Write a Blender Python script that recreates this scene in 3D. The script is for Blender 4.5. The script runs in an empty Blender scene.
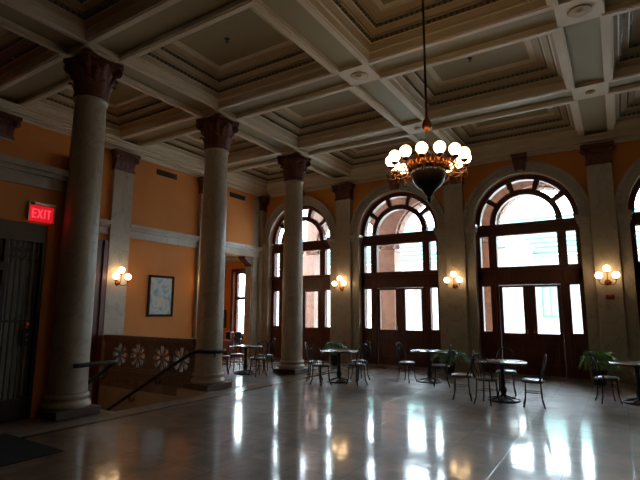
import bpy, bmesh, math, random
from math import pi, sin, cos, sqrt, atan2
from mathutils import Vector, Matrix
random.seed(7)
sc = bpy.context.scene
COL = sc.collection

# ---------------------------------------------------------------- measures
X0, DX = -7.79, 3.812
X1, X2, X3 = X0 + DX, X0 + 2 * DX, X0 + 3 * DX
XL = -11.42          # left wall face
XR = X3 + 0.55       # right wall face
Y1, DY = 4.54, 3.159
Y0, Y2, Y3 = Y1 - DY, Y1 + DY, Y1 + 2 * DY
YB = Y0 - DY         # back wall face
YW = 13.95           # face of the window wall
Z = 6.27             # underside of beams

# ---------------------------------------------------------------- materials
def new_mat(name):
    m = bpy.data.materials.new(name)
    m.use_nodes = True
    nt = m.node_tree
    return m, nt, nt.nodes['Principled BSDF']

def mat(name, col, rough=.5, metal=0., noise=0., scale=3., col2=None, bump=0., bscale=40., spec=None, detail=6., stretch=None):
    m, nt, b = new_mat(name)
    b.inputs['Roughness'].default_value = rough
    b.inputs['Metallic'].default_value = metal
    if spec is not None:
        b.inputs['Specular IOR Level'].default_value = spec
    b.inputs['Base Color'].default_value = (*col, 1)
    if noise or col2:
        tc = nt.nodes.new('ShaderNodeTexCoord')
        mp = nt.nodes.new('ShaderNodeMapping')
        if stretch: mp.inputs['Scale'].default_value = stretch
        n = nt.nodes.new('ShaderNodeTexNoise')
        n.inputs['Scale'].default_value = scale
        n.inputs['Detail'].default_value = detail
        r = nt.nodes.new('ShaderNodeValToRGB')
        c2 = col2 or tuple(c * (1 - noise) for c in col)
        r.color_ramp.elements[0].position = .32
        r.color_ramp.elements[1].position = .68
        r.color_ramp.elements[0].color = (*c2, 1)
        r.color_ramp.elements[1].color = (*col, 1)
        nt.links.new(tc.outputs['Object'], mp.inputs['Vector'])
        nt.links.new(mp.outputs[0], n.inputs['Vector'])
        nt.links.new(n.outputs['Fac'], r.inputs[0])
        nt.links.new(r.outputs[0], b.inputs['Base Color'])
    if bump:
        n2 = nt.nodes.new('ShaderNodeTexNoise'); n2.inputs['Scale'].default_value = bscale
        bp = nt.nodes.new('ShaderNodeBump'); bp.inputs['Strength'].default_value = bump
        bp.inputs['Distance'].default_value = .01
        nt.links.new(n2.outputs['Fac'], bp.inputs['Height'])
        nt.links.new(bp.outputs[0], b.inputs['Normal'])
    return m

def emit(name, col, s):
    m, nt, b = new_mat(name)
    b.inputs['Base Color'].default_value = (*col, 1)
    b.inputs['Emission Color'].default_value = (*col, 1)
    b.inputs['Emission Strength'].default_value = s
    return m

def marble(name, c1, c2, rough, scale=1.6):
    m, nt, b = new_mat(name)
    tc = nt.nodes.new('ShaderNodeTexCoord')
    n = nt.nodes.new('ShaderNodeTexNoise'); n.inputs['Scale'].default_value = scale
    n.inputs['Detail'].default_value = 9; n.inputs['Distortion'].default_value = 1.4
    r = nt.nodes.new('ShaderNodeValToRGB')
    e = r.color_ramp.elements
    e[0].position = .3; e[0].color = (*c2, 1)
    e[1].position = .62; e[1].color = (*c1, 1)
    v = e.new(.5); v.color = (*[(a * .75 + q * .25) for a, q in zip(c1, c2)], 1)
    v2 = e.new(.47); v2.color = (*[q * .85 for q in c2], 1)
    v3 = e.new(.44); v3.color = (*[(a * .6 + q * .4) for a, q in zip(c1, c2)], 1)
    nt.links.new(tc.outputs['Object'], n.inputs['Vector'])
    nt.links.new(n.outputs['Fac'], r.inputs[0])
    nt.links.new(r.outputs[0], b.inputs['Base Color'])
    b.inputs['Roughness'].default_value = rough
    return m

M = {}
M['marble'] = marble('pale_marble', (.46, .395, .31), (.415, .355, .275), .3)
M['marble_d'] = marble('buff_marble', (.42, .365, .29), (.33, .28, .215), .38)
M['orange'] = mat('orange_plaster', (.74, .265, .06), .75, noise=.1, scale=1.2)
M['cream'] = mat('cream_plaster', (.66, .565, .42), .55, noise=.06, scale=2)
M['tan'] = mat('tan_plaster', (.43, .33, .205), .6, noise=.06, scale=2)
M['olive'] = mat('olive_plaster', (.31, .26, .145), .7, noise=.06, scale=2)
M['soffit'] = mat('soffit_plaster', (.33, .285, .165), .6, noise=.05, scale=2)
M['band'] = mat('dark_moulding', (.07, .068, .045), .6)
M['bead'] = mat('moulding_bead', (.20, .175, .11), .5)
M['gold'] = mat('dull_gold', (.40, .28, .10), .45, noise=.2, scale=30)
M['capital'] = mat('russet_capital', (.17, .045, .024), .5, noise=.5, scale=18, bump=.3)
M['wood'] = mat('mahogany', (.15, .034, .018), .32, col2=(.08, .018, .010), scale=4, stretch=(6, 6, .8))
M['wood_d'] = mat('dark_wood', (.04, .017, .011), .35, col2=(.022, .01, .007), scale=4, stretch=(6, 6, .8))
M['carved'] = mat('carved_bronze', (.20, .145, .11), .5, noise=.4, scale=12)
M['iron'] = mat('black_iron', (.012, .012, .014), .4)
M['rail'] = mat('rail_iron', (.01, .009, .009), .5, spec=.3)
M['seat'] = mat('seat_vinyl', (.27, .29, .33), .27, spec=1.)
M['top'] = mat('table_laminate', (.04, .038, .04), .24, spec=.9)
M['bronze'] = mat('dark_bronze', (.02, .015, .012), .3, metal=.4)
M['brass'] = mat('old_brass', (.25, .085, .022), .35, metal=.9)
M['globe'] = emit('glowing_globe', (1., .68, .35), 8.)
M['grille'] = mat('brown_grille', (.10, .05, .025), .6)
M['red'] = mat('alarm_red', (.30, .02, .015), .4)
M['steel'] = mat('brushed_steel', (.45, .45, .43), .35, metal=.8)
M['blackrub'] = mat('black_carpet', (.012, .012, .014), .95, bump=.5, bscale=400)
M['cage'] = mat('frosted_panel', (.52, .47, .36), .6, noise=.25, scale=2)
M['leaf'] = mat('fern_green', (.22, .45, .09), .5, noise=.5, scale=9)
M['leaf2'] = mat('palm_green', (.20, .38, .22), .45, noise=.5, scale=9)
M['pot'] = mat('dark_pot', (.02, .018, .02), .4)
M['soil'] = mat('soil', (.03, .02, .012), .9)
M['pink'] = marble('pink_sandstone', (.23, .145, .115), (.17, .105, .082), .8)
M['pale'] = mat('pale_facade', (.34, .33, .30), .8, noise=.1, scale=.6)
M['green'] = mat('green_roof', (.08, .17, .145), .5)
M['pave'] = mat('street_paving', (.5, .48, .45), .85, noise=.2, scale=.7)
M['darkglass'] = mat('dark_window_glass', (.08, .10, .12), .1)
M['paleglass'] = mat('pale_window_glass', (.22, .24, .25), .15)
M['leather'] = mat('rust_leather', (.36, .09, .03), .45)
M['darkfab'] = mat('dark_upholstery', (.03, .035, .035), .7)
M['frame'] = mat('frame_wood', (.03, .012, .008), .7, spec=.15)
M['exitred'] = emit('exit_red', (1., .010, .025), .42)
M['exitlet'] = emit('exit_letters', (1., .06, .09), .95)
M['redlamp'] = emit('red_indicator', (1., .03, .02), .12)

# glass
gm = bpy.data.materials.new('clear_glass'); gm.use_nodes = True
nt = gm.node_tree; nt.nodes.clear()
o_ = nt.nodes.new('ShaderNodeOutputMaterial'); mx = nt.nodes.new('ShaderNodeMixShader')
tr = nt.nodes.new('ShaderNodeBsdfTransparent'); gl = nt.nodes.new('ShaderNodeBsdfGlossy')
tr.inputs[0].default_value = (.93, .97, .97, 1); gl.inputs['Roughness'].default_value = .02
mx.inputs[0].default_value = .05
nt.links.new(tr.outputs[0], mx.inputs[1]); nt.links.new(gl.outputs[0], mx.inputs[2]); nt.links.new(mx.outputs[0], o_.inputs[0])
M['glass'] = gm

# polished stone floor: square slabs with thin joints
def floor_mat():
    m, nt, b = new_mat('polished_stone_floor')
    L = nt.links.new
    tc = nt.nodes.new('ShaderNodeTexCoord')
    br = nt.nodes.new('ShaderNodeTexBrick')
    br.offset = 0; br.inputs['Scale'].default_value = 1
    br.inputs['Brick Width'].default_value = .635; br.inputs['Row Height'].default_value = .635
    br.inputs['Mortar Size'].default_value = .008; br.inputs['Mortar Smooth'].default_value = .4
    br.inputs['Color1'].default_value = (.30, .225, .175, 1); br.inputs['Color2'].default_value = (.20, .145, .11, 1)
    br.inputs['Mortar'].default_value = (.11, .08, .06, 1)
    n = nt.nodes.new('ShaderNodeTexNoise'); n.inputs['Scale'].default_value = 2.3; n.inputs['Detail'].default_value = 10
    n.inputs['Distortion'].default_value = 1.
    mixc = nt.nodes.new('ShaderNodeMix'); mixc.data_type = 'RGBA'; mixc.blend_type = 'MULTIPLY'; mixc.inputs[0].default_value = .9
    rr = nt.nodes.new('ShaderNodeValToRGB'); rr.color_ramp.elements[0].position = .3; rr.color_ramp.elements[1].position = .7
    rr.color_ramp.elements[0].color = (.42, .40, .38, 1); rr.color_ramp.elements[1].color = (1.25, 1.22, 1.2, 1)
    L(tc.outputs['Object'], br.inputs['Vector']); L(tc.outputs['Object'], n.inputs['Vector'])
    L(n.outputs['Fac'], rr.inputs[0]); L(br.outputs['Color'], mixc.inputs[6]); L(rr.outputs[0], mixc.inputs[7])
    L(mixc.outputs[2], b.inputs['Base Color'])
    n2 = nt.nodes.new('ShaderNodeTexNoise'); n2.inputs['Scale'].default_value = 5; n2.inputs['Detail'].default_value = 5
    mr = nt.nodes.new('ShaderNodeMapRange'); mr.inputs['To Min'].default_value = .03; mr.inputs['To Max'].default_value = .16
    L(tc.outputs['Object'], n2.inputs['Vector']); L(n2.outputs['Fac'], mr.inputs[0]); L(mr.outputs[0], b.inputs['Coat Roughness']); b.inputs['Roughness'].default_value = .42; b.inputs['Coat Weight'].default_value = .9; b.inputs['Coat IOR'].default_value = 1.55
    b.inputs['Specular IOR Level'].default_value = .4
    n3 = nt.nodes.new('ShaderNodeTexNoise'); n3.inputs['Scale'].default_value = 5.; n3.inputs['Detail'].default_value = 5
    bp = nt.nodes.new('ShaderNodeBump'); bp.inputs['Strength'].default_value = .13; bp.inputs['Distance'].default_value = .01
    bp2 = nt.nodes.new('ShaderNodeBump'); bp2.inputs['Strength'].default_value = .25; bp2.inputs['Distance'].default_value = .004; bp2.invert = True
    L(tc.outputs['Object'], n3.inputs['Vector']); L(n3.outputs['Fac'], bp.inputs['Height'])
    L(br.outputs['Fac'], bp2.inputs['Height']); L(bp.outputs[0], bp2.inputs['Normal']); L(bp2.outputs[0], b.inputs['Normal']); L(bp2.outputs[0], b.inputs['Coat Normal'])
    return m
M['floor'] = floor_mat()
M['plinth'] = mat('dark_brown_marble', (.12, .085, .065), .3, noise=.35, scale=5)
M['strip'] = mat('floor_border', (.09, .055, .04), .2, noise=.3, scale=5)
M['strip2'] = mat('floor_border_pale', (.34, .27, .20), .2, noise=.2, scale=5)

def art_mat():
    m, nt, b = new_mat('painted_canvas')
    L = nt.links.new
    tc = nt.nodes.new('ShaderNodeTexCoord')
    n = nt.nodes.new('ShaderNodeTexNoise'); n.inputs['Scale'].default_value = 3.2; n.inputs['Detail'].default_value = 6; n.inputs['Distortion'].default_value = 1.5
    r = nt.nodes.new('ShaderNodeValToRGB'); e = r.color_ramp.elements
    e[0].position = .3; e[0].color = (.16, .15, .15, 1)
    e[1].position = .75; e[1].color = (.50, .33, .10, 1)
    a = e.new(.42); a.color = (.14, .20, .22, 1)
    a = e.new(.5); a.color = (.24, .28, .30, 1)
    a = e.new(.58); a.color = (.40, .29, .15, 1)
    L(tc.outputs['Object'], n.inputs['Vector']); L(n.outputs['Fac'], r.inputs[0]); L(r.outputs[0], b.inputs['Base Color'])
    b.inputs['Roughness'].default_value = .3
    return m
M['art'] = art_mat()

# ---------------------------------------------------------------- mesh builder
class MB:
    def __init__(s):
        s.bm = bmesh.new(); s.mats = []; s.cur = 0; s.smooth = False
    def m(s, key, smooth=None):
        mm = M[key]
        if mm not in s.mats: s.mats.append(mm)
        s.cur = s.mats.index(mm)
        if smooth is not None: s.smooth = smooth
        return s
    def face(s, vs):
        try:
            f = s.bm.faces.new(vs); f.material_index = s.cur; f.smooth = s.smooth
            return f
        except ValueError:
            return None
    def v(s, p): return s.bm.verts.new(p)
    def box(s, x0, x1, y0, y1, z0, z1, mtx=None):
        P = [(x0, y0, z0), (x1, y0, z0), (x1, y1, z0), (x0, y1, z0), (x0, y0, z1), (x1, y0, z1), (x1, y1, z1), (x0, y1, z1)]
        if mtx: P = [mtx @ Vector(p) for p in P]
        v = [s.v(p) for p in P]
        for q in ((0, 3, 2, 1), (4, 5, 6, 7), (0, 1, 5, 4), (1, 2, 6, 5), (2, 3, 7, 6), (3, 0, 4, 7)):
            s.face([v[i] for i in q])
        return s
    def lathe(s, prof, cx=0, cy=0, cz=0, n=24, mtx=None):
        rings = []
        for r, z in prof:
            ring = []
            for i in range(n):
                a = 2 * pi * i / n
                p = Vector((cx + r * cos(a), cy + r * sin(a), cz + z))
                if mtx: p = mtx @ p
                ring.append(s.v(p))
            rings.append(ring)
        for A, B in zip(rings, rings[1:]):
            for i in range(n):
                s.face([A[i], A[(i + 1) % n], B[(i + 1) % n], B[i]])
        s.face(list(reversed(rings[0]))); s.face(rings[-1])
        return s
    def tube(s, pts, r, n=8, closed=False, rr=None):
        pts = [Vector(p) for p in pts]
        N = len(pts); rings = []
        up = Vector((0, 0, 1))
        prev = None
        for i, p in enumerate(pts):
            if closed: t = pts[(i + 1) % N] - pts[i - 1]
            else: t = pts[min(i + 1, N - 1)] - pts[max(i - 1, 0)]
            if t.length < 1e-9: t = Vector((0, 0, 1))
            t.normalize()
            a = prev - t * prev.dot(t) if prev is not None else (up if abs(t.z) < .9 else Vector((1, 0, 0)))
            a = a - t * a.dot(t)
            if a.length < 1e-6: a = t.orthogonal()
            a.normalize(); prev = a
            b = t.cross(a)
            rad = rr[i] if rr else r
            rings.append([s.v(p + (a * cos(2 * pi * k / n) + b * sin(2 * pi * k / n)) * rad) for k in range(n)])
        R = rings + ([rings[0]] if closed else [])
        for A, B in zip(R, R[1:]):
            for k in range(n):
                s.face([A[k], A[(k + 1) % n], B[(k + 1) % n], B[k]])
        if not closed:
            s.face(list(reversed(rings[0]))); s.face(rings[-1])
        return s
    def prism(s, poly, d0, d1, fn):
        # poly: 2D points, fn(u,v,d)->3D
        A = [s.v(fn(u, v, d0)) for u, v in poly]; B = [s.v(fn(u, v, d1)) for u, v in poly]
        s.face(A); s.face(list(reversed(B)))
        n = len(poly)
        for i in range(n):
            s.face([A[(i + 1) % n], A[i], B[i], B[(i + 1) % n]])
        return s
    def arc(s, xc, zc, r0, r1, a0, a1, y0, y1, n=16):
        # curved bar in an XZ plane
        for y_pair in [0]:
            rows = []
            for i in range(n + 1):
                a = a0 + (a1 - a0) * i / n
                c, d = cos(a), sin(a)
                rows.append([s.v((xc + r * c, y, zc + r * d)) for r, y in ((r0, y0), (r1, y0), (r1, y1), (r0, y1))])
            for A, B in zip(rows, rows[1:]):
                for k in range(4):
                    s.face([A[k], A[(k + 1) % 4], B[(k + 1) % 4], B[k]])
            s.face(rows[0]); s.face(list(reversed(rows[-1])))
        return s
    def disc_pane(s, pts, y0, y1):
        return s.prism(pts, y0, y1, lambda u, v, d: (u, d, v))
    def build(s, name, parent=None, bevel=0, loc=None):
        bmesh.ops.recalc_face_normals(s.bm, faces=s.bm.faces[:])
        me = bpy.data.meshes.new(name); s.bm.to_mesh(me); s.bm.free()
        for mm in s.mats: me.materials.append(mm)
        o = bpy.data.objects.new(name, me); COL.objects.link(o)
        if parent: o.parent = parent
        if loc: o.location = loc
        if bevel:
            b = o.modifiers.new('bevel', 'BEVEL'); b.width = bevel; b.segments = 2; b.limit_method = 'ANGLE'
        return o

def tag(o, label=None, cat=None, group=None, kind=None):
    if label: o['label'] = label
    if cat: o['category'] = cat
    if group: o['group'] = group
    if kind: o['kind'] = kind
    return o
def empty(name, loc=(0, 0, 0), rz=0, label=None, cat=None, group=None, kind=None, parent=None):
    o = bpy.data.objects.new(name, None); COL.objects.link(o)
    o.location = loc; o.rotation_euler = (0, 0, rz); o.empty_display_size = .1
    if parent: o.parent = parent
    return tag(o, label, cat, group, kind)
def copy_tree(o, parent=None):
    c = o.copy(); COL.objects.link(c)
    c.parent = parent
    for ch in list(o.children): copy_tree(ch, c)
    return c
def place(proto, first, loc, rz=0, label=None, group=None):
    o = proto if first else copy_tree(proto)
    o.location = loc; o.rotation_euler = (0, 0, rz)
    if label: o['label'] = label
    if group: o['group'] = group
    return o

S = 'structure'
# ---------------------------------------------------------------- floor
WX, WY0, WY1 = -7.30, 5.10, 7.42     # stairwell: right edge, near and far edges
f = MB().m('floor')
f.box(WX, XR + .3, YB - .3, 17.0, -.2, 0)
f.box(XL - .3, WX, YB - .3, WY0, -.2, 0)
f.box(XL - .3, WX, WY1, 14.4, -.2, 0)
f.box(-16.3, XL - .3, 9.2, 14.4, -.2, 0)
f.box(-16.3, WX, 14.4, 17.0, -.2, 0)
floor = tag(f.build('floor'), kind=S)
b = MB().m('strip'); b.box(-6.90, -6.81, YB, 13.6, .0005, .004); b.m('strip2'); b.box(-7.20, -6.90, YB, 13.6, .0005, .004)
b.build('floor_border', floor)

# stairwell walls and steps
w = MB().m('marble')
w.box(XL - .3, WX, WY1, WY1 + .2, -2.2, -.2)
w.box(XL - .3, WX, WY0 - .2, WY0, -2.2, -.2)
w.box(XL - .3, XL, WY0, WY1, -2.2, 0)
w.box(WX, WX + .2, WY0 - .2, WY1 + .2, -2.2, -.2)
w.box(XL - .3, WX + .2, WY0 - .2, WY1 + .2, -2.4, -2.2)
w.box(-8.25, WX, 7.235, WY1, -2.2, 0)
tag(w.build('wall_stairwell'), kind=S)
st = MB().m('marble')
n_st = 12
for i in range(n_st):
    x1 = WX - .001 - i * .30
    st.box(x1 - .31, x1, WY0 + .002, 7.232, -2.19, -.165 * (i + 1))
st.build('marble_staircase')
tag(bpy.data.objects['marble_staircase'], 'pale marble steps going down in the stairwell between the two left columns', 'stairs')

# ---------------------------------------------------------------- walls
def arch_wall(mb, x0, x1, ztop, xc, zc, R, y0, y1, n=40):
    """solid wall slab from x0..x1, 0..ztop with a round-headed opening"""
    mb.box(x0, xc - R, y0, y1, 0, zc); mb.box(xc + R, x1, y0, y1, 0, zc)
    angs = [pi * i / n for i in range(n + 1)] + [atan2(ztop - zc, x1 - xc), atan2(ztop - zc, x0 - xc)]
    angs = sorted(set(angs))
    rows = []
    for a in angs:
        c, s_ = cos(a), sin(a)
        t = 1e9
        if c > 1e-6: t = min(t, (x1 - xc) / c)
        if c < -1e-6: t = min(t, (x0 - xc) / c)
        if s_ > 1e-6: t = min(t, (ztop - zc) / s_)
        rows.append([mb.v(p) for p in ((xc + R * c, y0, zc + R * s_), (xc + t * c, y0, zc + t * s_), (xc + t * c, y1, zc + t * s_), (xc + R * c, y1, zc + R * s_))])
    for A, B in zip(rows, rows[1:]):
        for k in range(4): mb.face([A[k], A[(k + 1) % 4], B[(k + 1) % 4], B[k]])
    mb.face(rows[0]); mb.face(rows[-1])

ZC, RW = 4.20, 1.36
CEN = [(XL + X0) / 2 + .0, (X0 + X1) / 2, (X1 + X2) / 2, (X2 + X3) / 2]
CEN[0] = -9.70
w = MB().m('orange')
edges = [XL - .3, X0, X1, X2, XR + .3]
for k in range(4):
    arch_wall(w, edges[k], edges[k + 1], 6.9, CEN[k], ZC, RW, YW, 14.4)
wall_front = tag(w.build('wall_front'), kind=S)

w = MB().m('orange')
w.box(XL - .3, XL, YB, WY0, 0, 6.9)
w.box(XL - .3, XL, WY0, 5.45, 0, 6.9); w.box(XL - .3, XL, 5.45, 7.35, 3.45, 6.9); w.box(XL - .3, XL, 7.35, 11.3, 0, 6.9)
w.box(XL - .3, XL, 11.3, 13.35, 3.66, 6.9)
w.m('marble'); w.box(XL - .3, XL, 13.35, YW, 0, 6.9)
tag(w.build('wall_left'), kind=S)
w = MB().m('wood_d'); w.box(XR, XR + .3, YB, YW, 0, 6.9); tag(w.build('wall_right'), kind=S)  # out-of-view wall, given dark wood to keep the left side dim
w = MB().m('wood_d'); w.box(XL - .3, XR + .3, YB - .3, YB, 0, 6.9); tag(w.build('wall_back'), kind=S)  # also unseen; dark wood chosen to cut bounce light on the left

# side room seen through the opening in the left wall
w = MB().m('orange')
w.box(-16.3, -16, 9.2, 14.1, 0, 3.9); w.box(-16, XL - .3, 9.2, 9.5, 0, 3.9)
w.box(-16, -14.95, 13.95, 14.25, 0, 3.9); w.box(-14.05, -12.85, 13.95, 14.25, 0, 3.9); w.box(-14.95, -14.05, 13.95, 14.25, 0, .72); w.box(-14.95, -14.05, 13.95, 14.25, 3.2, 3.9); w.box(-12.85, -11.95, 13.95, 14.25, 0, .72); w.box(-12.85, -11.95, 13.95, 14.25, 3.2, 3.9)
w.box(-11.95, XL - .3, 13.95, 14.25, 0, 3.9)
tag(w.build('wall_side_room'), kind=S)
w = MB().m('cream'); w.box(-16.3, XL - .3, 9.2, 14.25, 3.9, 4.0)
w.box(-16, XL - .3, 13.80, 13.95, 3.62, 3.9)
w.box(-16, -15.85, 9.5, 13.8, 3.62, 3.9)
w.box(XL - 1.6, XL - 1.3, 9.5, 13.8, 3.75, 3.9)
tag(w.build('ceiling_side_room'), kind=S)

# dark wood casing of the doorway above the stairs
w = MB().m('wood')
w.box(XL - .12, XL + .05, 7.02, 7.38, 0, 3.52); w.box(XL - .12, XL + .05, 5.2, 5.5, 0, 3.52); w.box(XL - .12, XL + .05, 5.5, 7.02, 3.2, 3.52)
w.box(XL - .25, XL - .2, 5.5, 7.02, 0, 3.2)
for yy in (5.65, 6.35):
    for zz in ((.2, 1.2), (1.4, 3.0)): w.box(XL - .2, XL - .17, yy, yy + .55, *zz)
w.box(XL + .01, XL + .10, 7.28, 7.40, -2.0, 3.5)
tag(w.build('door_5'), kind=S)

# ---------------------------------------------------------------- arched windows + doors
def arcpts(xc, zc, r0, r1, a0, a1, n=14):
    P = [(xc + r1 * cos(a0 + (a1 - a0) * i / n), zc + r1 * sin(a0 + (a1 - a0) * i / n)) for i in range(n + 1)]
    if r0 <= 0: return P
    return P + [(xc + r0 * cos(a1 - (a1 - a0) * i / n), zc + r0 * sin(a1 - (a1 - a0) * i / n)) for i in range(n + 1)]

def make_window():
    root = empty('window_1', kind=S)
    fr = MB().m('wood')
    y0, y1 = 14.08, 14.24
    fr.arc(0, ZC, 1.22, RW - .002, 0, pi, y0 - .03, y1, 40)
    fr.arc(0, ZC, .79, .95, 0, pi, y0 - .02, y1, 36)
    fr.arc(0, ZC, .82, .86, 0, pi, y0 - .04, y0 - .02, 36)
    for k in range(1, 5):
        a = pi * k / 5
        fr.arc(0, ZC, .95, 1.22, a - .065, a + .065, y0, y1, 3)
    # bar under the fan, side posts, transom over the doors, mullions
    fr.box(-RW + .002, RW - .002, y0 - .03, y1, 3.84, 4.19)
    fr.box(-RW + .03, RW - .03, y0 - .07, y0 - .03, 4.10, 4.17)
    fr.box(-RW + .03, RW - .03, y0 - .07, y0 - .03, 3.86, 3.91)
    fr.box(-RW + .002, RW - .002, y0 - .03, y1, 2.43, 2.95)
    fr.box(-RW + .03, RW - .03, y0 - .10, y0 - .03, 2.84, 2.93)
    fr.box(-RW + .03, RW - .03, y0 - .07, y0 - .03, 2.45, 2.52)
    for s_ in (-1, 1):
        def bx(a, b_, *r): fr.box(min(s_ * a, s_ * b_), max(s_ * a, s_ * b_), *r)
        bx(1.24, RW - .002, y0 - .03, y1, 0, 3.84)
        bx(.79, 1.01, y0 - .02, y1, 2.95, 3.84)
        bx(.79, 1.01, y0 - .02, y1, 0, 2.43)
        bx(.86, .94, y0 - .05, y0 - .02, .25, 3.8)
        bx(1.01, 1.24, y0, y1, 0, 1.13)
        bx(1.04, 1.21, y0 - .02, y0, .32, .55); bx(1.04, 1.21, y0 - .02, y0, .62, 1.02)
        bx(1.01, 1.24, y0, y1, 2.40, 2.43)
    fr.build('window_frame', root)
    g = MB().m('glass'); ya, yb = 14.16, 14.168
    g.disc_pane(arcpts(0, ZC - .01, 0, .80, 0, pi, 28), ya, yb)
    for k in range(5): g.disc_pane(arcpts(0, ZC, .94, 1.23, pi * k / 5 + .06, pi * (k + 1) / 5 - .06), ya, yb)
    g.box(-.80, .80, ya, yb, 2.94, 3.85)
    for s_ in (-1, 1):
        a, c = sorted((s_ * 1.0, s_ * 1.25))
        g.box(a, c, ya, yb, 2.94, 3.85); g.box(a, c, ya, yb, 1.12, 2.41)
    g.build('window_pane', root)
    ar = MB().m('marble')
    # moulded archivolt, impost blocks and marble jambs
    ar.arc(0, ZC, RW, 1.44, 0, pi, 13.80, 14.07, 48)
    ar.arc(0, ZC, 1.44, 1.55, 0, pi, 13.84, 13.95, 48)
    ar.arc(0, ZC, 1.55, 1.66, 0, pi, 13.79, 13.95, 48)
    ar.arc(0, ZC, 1.60, 1.66, 0, pi, 13.76, 13.79, 48)
    for s_ in (-1, 1):
        def bx(a, b_, *r): ar.box(min(s_ * a, s_ * b_), max(s_ * a, s_ * b_), *r)
        bx(RW - .005, 1.61, 13.84, 14.07, .30, 3.92)
        bx(RW - .03, 1.61, 13.80, 14.07, 3.92, 4.0)
        bx(RW - .06, 1.61, 13.76, 14.07, 4.0, 4.1)
        bx(RW - .09, 1.61, 13.73, 14.07, 4.1, 4.2)
        bx(RW - .02, 1.61, 13.80, 14.07, 0, .30)
    ar.build('arch_surround', root)
    k = MB().m('capital')
    k.prism([(-.12, 5.58), (.12, 5.58), (.16, 5.75), (.20, 6.1), (-.20, 6.1), (-.16, 5.75)], 13.74, 13.95, lambda u, v, d: (u, d, v))
    k.prism([(-.16, 5.95), (.16, 5.95), (.22, 6.1), (-.22, 6.1)], 13.66, 13.74, lambda u, v, d: (u, d, v))
    k.prism([(-.08, 5.6), (.08, 5.6), (.11, 5.92), (-.11, 5.92)], 13.68, 13.74, lambda u, v, d: (u, d, v))
    k.build('keystone', root, bevel=.01)
    return root
def make_door():
    root = empty('door_1', kind=S)
    for s_ in (-1, 1):
        lf = MB().m('wood')
        def X(a, b_): return (min(s_ * a, s_ * b_), max(s_ * a, s_ * b_))
        y0, y1 = 14.10, 14.17
        lf.box(*X(.0005, .16), y0, y1, .001, 2.425); lf.box(*X(.70, .785), y0, y1, .001, 2.425)
        lf.box(*X(.16, .70), y0, y1, 2.36, 2.425); lf.box(*X(.16, .70), y0, y1, .9, 1.10)
        lf.box(*X(.16, .70), y0, y1, .001, .28); lf.box(*X(.16, .70), y0 + .02, y1, .28, .9)
        lf.box(*X(.22, .64), y0 + .003, y0 + .02, .34, .84)
        lf.box(*X(.145, .16), y0 - .012, y0, 1.08, 2.38); lf.box(*X(.70, .715), y0 - .012, y0, 1.08, 2.38)
        leaf = lf.build('door_leaf', root)
        g = MB().m('glass').box(*X(.155, .705), 14.13, 14.138, 1.095, 2.365); g.build('door_pane', leaf)
        h = MB().m('brass', True)
        xx = s_ * .08
        h.tube([(xx, y0 + .0, 1.0), (xx, y0 - .05, 1.0), (xx, y0 - .05, 1.22), (xx, y0, 1.22)], .012)
        h.build('door_handle', leaf)
    return root
wp = make_window(); dp = make_door()
for i, xc in enumerate(CEN):
    for pr, nm in ((wp, 'window_'), (dp, 'door_')):
        o = pr if i == 0 else copy_tree(pr)
        o.location = (xc, 0, 0); o.name = nm + str(i + 1)
# tall sash window of the side room
r = empty('window_5', kind=S)
fr = MB().m('wood')
fr.box(-12.85, -12.74, 14.0, 14.12, .72, 3.2); fr.box(-12.06, -11.95, 14.0, 14.12, .72, 3.2)
fr.box(-12.74, -12.06, 14.0, 14.12, 3.12, 3.2); fr.box(-12.74, -12.06, 14.0, 14.12, .72, .80); fr.box(-12.74, -12.06, 14.0, 14.12, 2.10, 2.22)
fr.box(-12.97, -12.85, 13.88, 13.95, .6, 3.32); fr.box(-11.95, -11.84, 13.88, 13.95, .6, 3.32); fr.box(-12.85, -11.95, 13.88, 13.95, 3.2, 3.32); fr.box(-12.97, -11.84, 13.85, 13.95, .6, .72)
fr.build('window_frame', r)
MB().m('glass').box(-12.75, -12.05, 14.05, 14.058, .79, 3.13).build('window_pane', r)

r2_ = copy_tree(bpy.data.objects['window_5']); r2_.name = 'window_6'; r2_.location = (-2.1, 0, 0)  # second side-room window, out of view, added to brighten that room

# ---------------------------------------------------------------- cornices, bands
def run(mb, prof, wall, a, b_):
    """stepped moulding: prof = [(projection,z0,z1)], wall in L,F,R,B"""
    for pr, z0, z1 in prof:
        if wall == 'L': mb.box(XL - .01, XL + pr, a, b_, z0, z1)
        if wall == 'F': mb.box(a, b_, YW - pr, YW + .01, z0, z1)
        if wall == 'R': mb.box(XR - pr, XR + .01, a, b_, z0, z1)
        if wall == 'B': mb.box(a, b_, YB - .01, YB + pr, z0, z1)
corn = [(.06, 6.02, 6.08), (.10, 6.08, 6.12), (.22, 6.12, 6.17), (.26, 6.17, 6.22), (.34, 6.22, 6.262)]
c = MB().m('cream')
run(c, corn, 'L', YB, YW); tag(c.build('trim_1'), kind=S)
c = MB().m('cream'); run(c, corn, 'F', XL + .35, XR - .35); tag(c.build('trim_2'), kind=S)
c = MB().m('cream'); run(c, corn, 'R', YB, YW); tag(c.build('trim_3'), kind=S)
c = MB().m('cream'); run(c, corn, 'B', XL + .35, XR - .35); tag(c.build('trim_4'), kind=S)
band = [(.05, 3.68, 3.78), (.03, 3.78, 3.88), (.09, 3.88, 3.95), (.14, 3.95, 4.05)]
c = MB().m('marble'); run(c, band, 'L', YB, 7.40); run(c, band, 'L', 8.0, 10.55); run(c, band, 'L', 11.16, YW - .12)
tag(c.build('trim_5'), kind=S)
c = MB().m('marble_d')
c.box(XL, XL + .04, 8.02, 10.54, 0, .28)
tag(c.build('baseboard_left'), kind=S)

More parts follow.
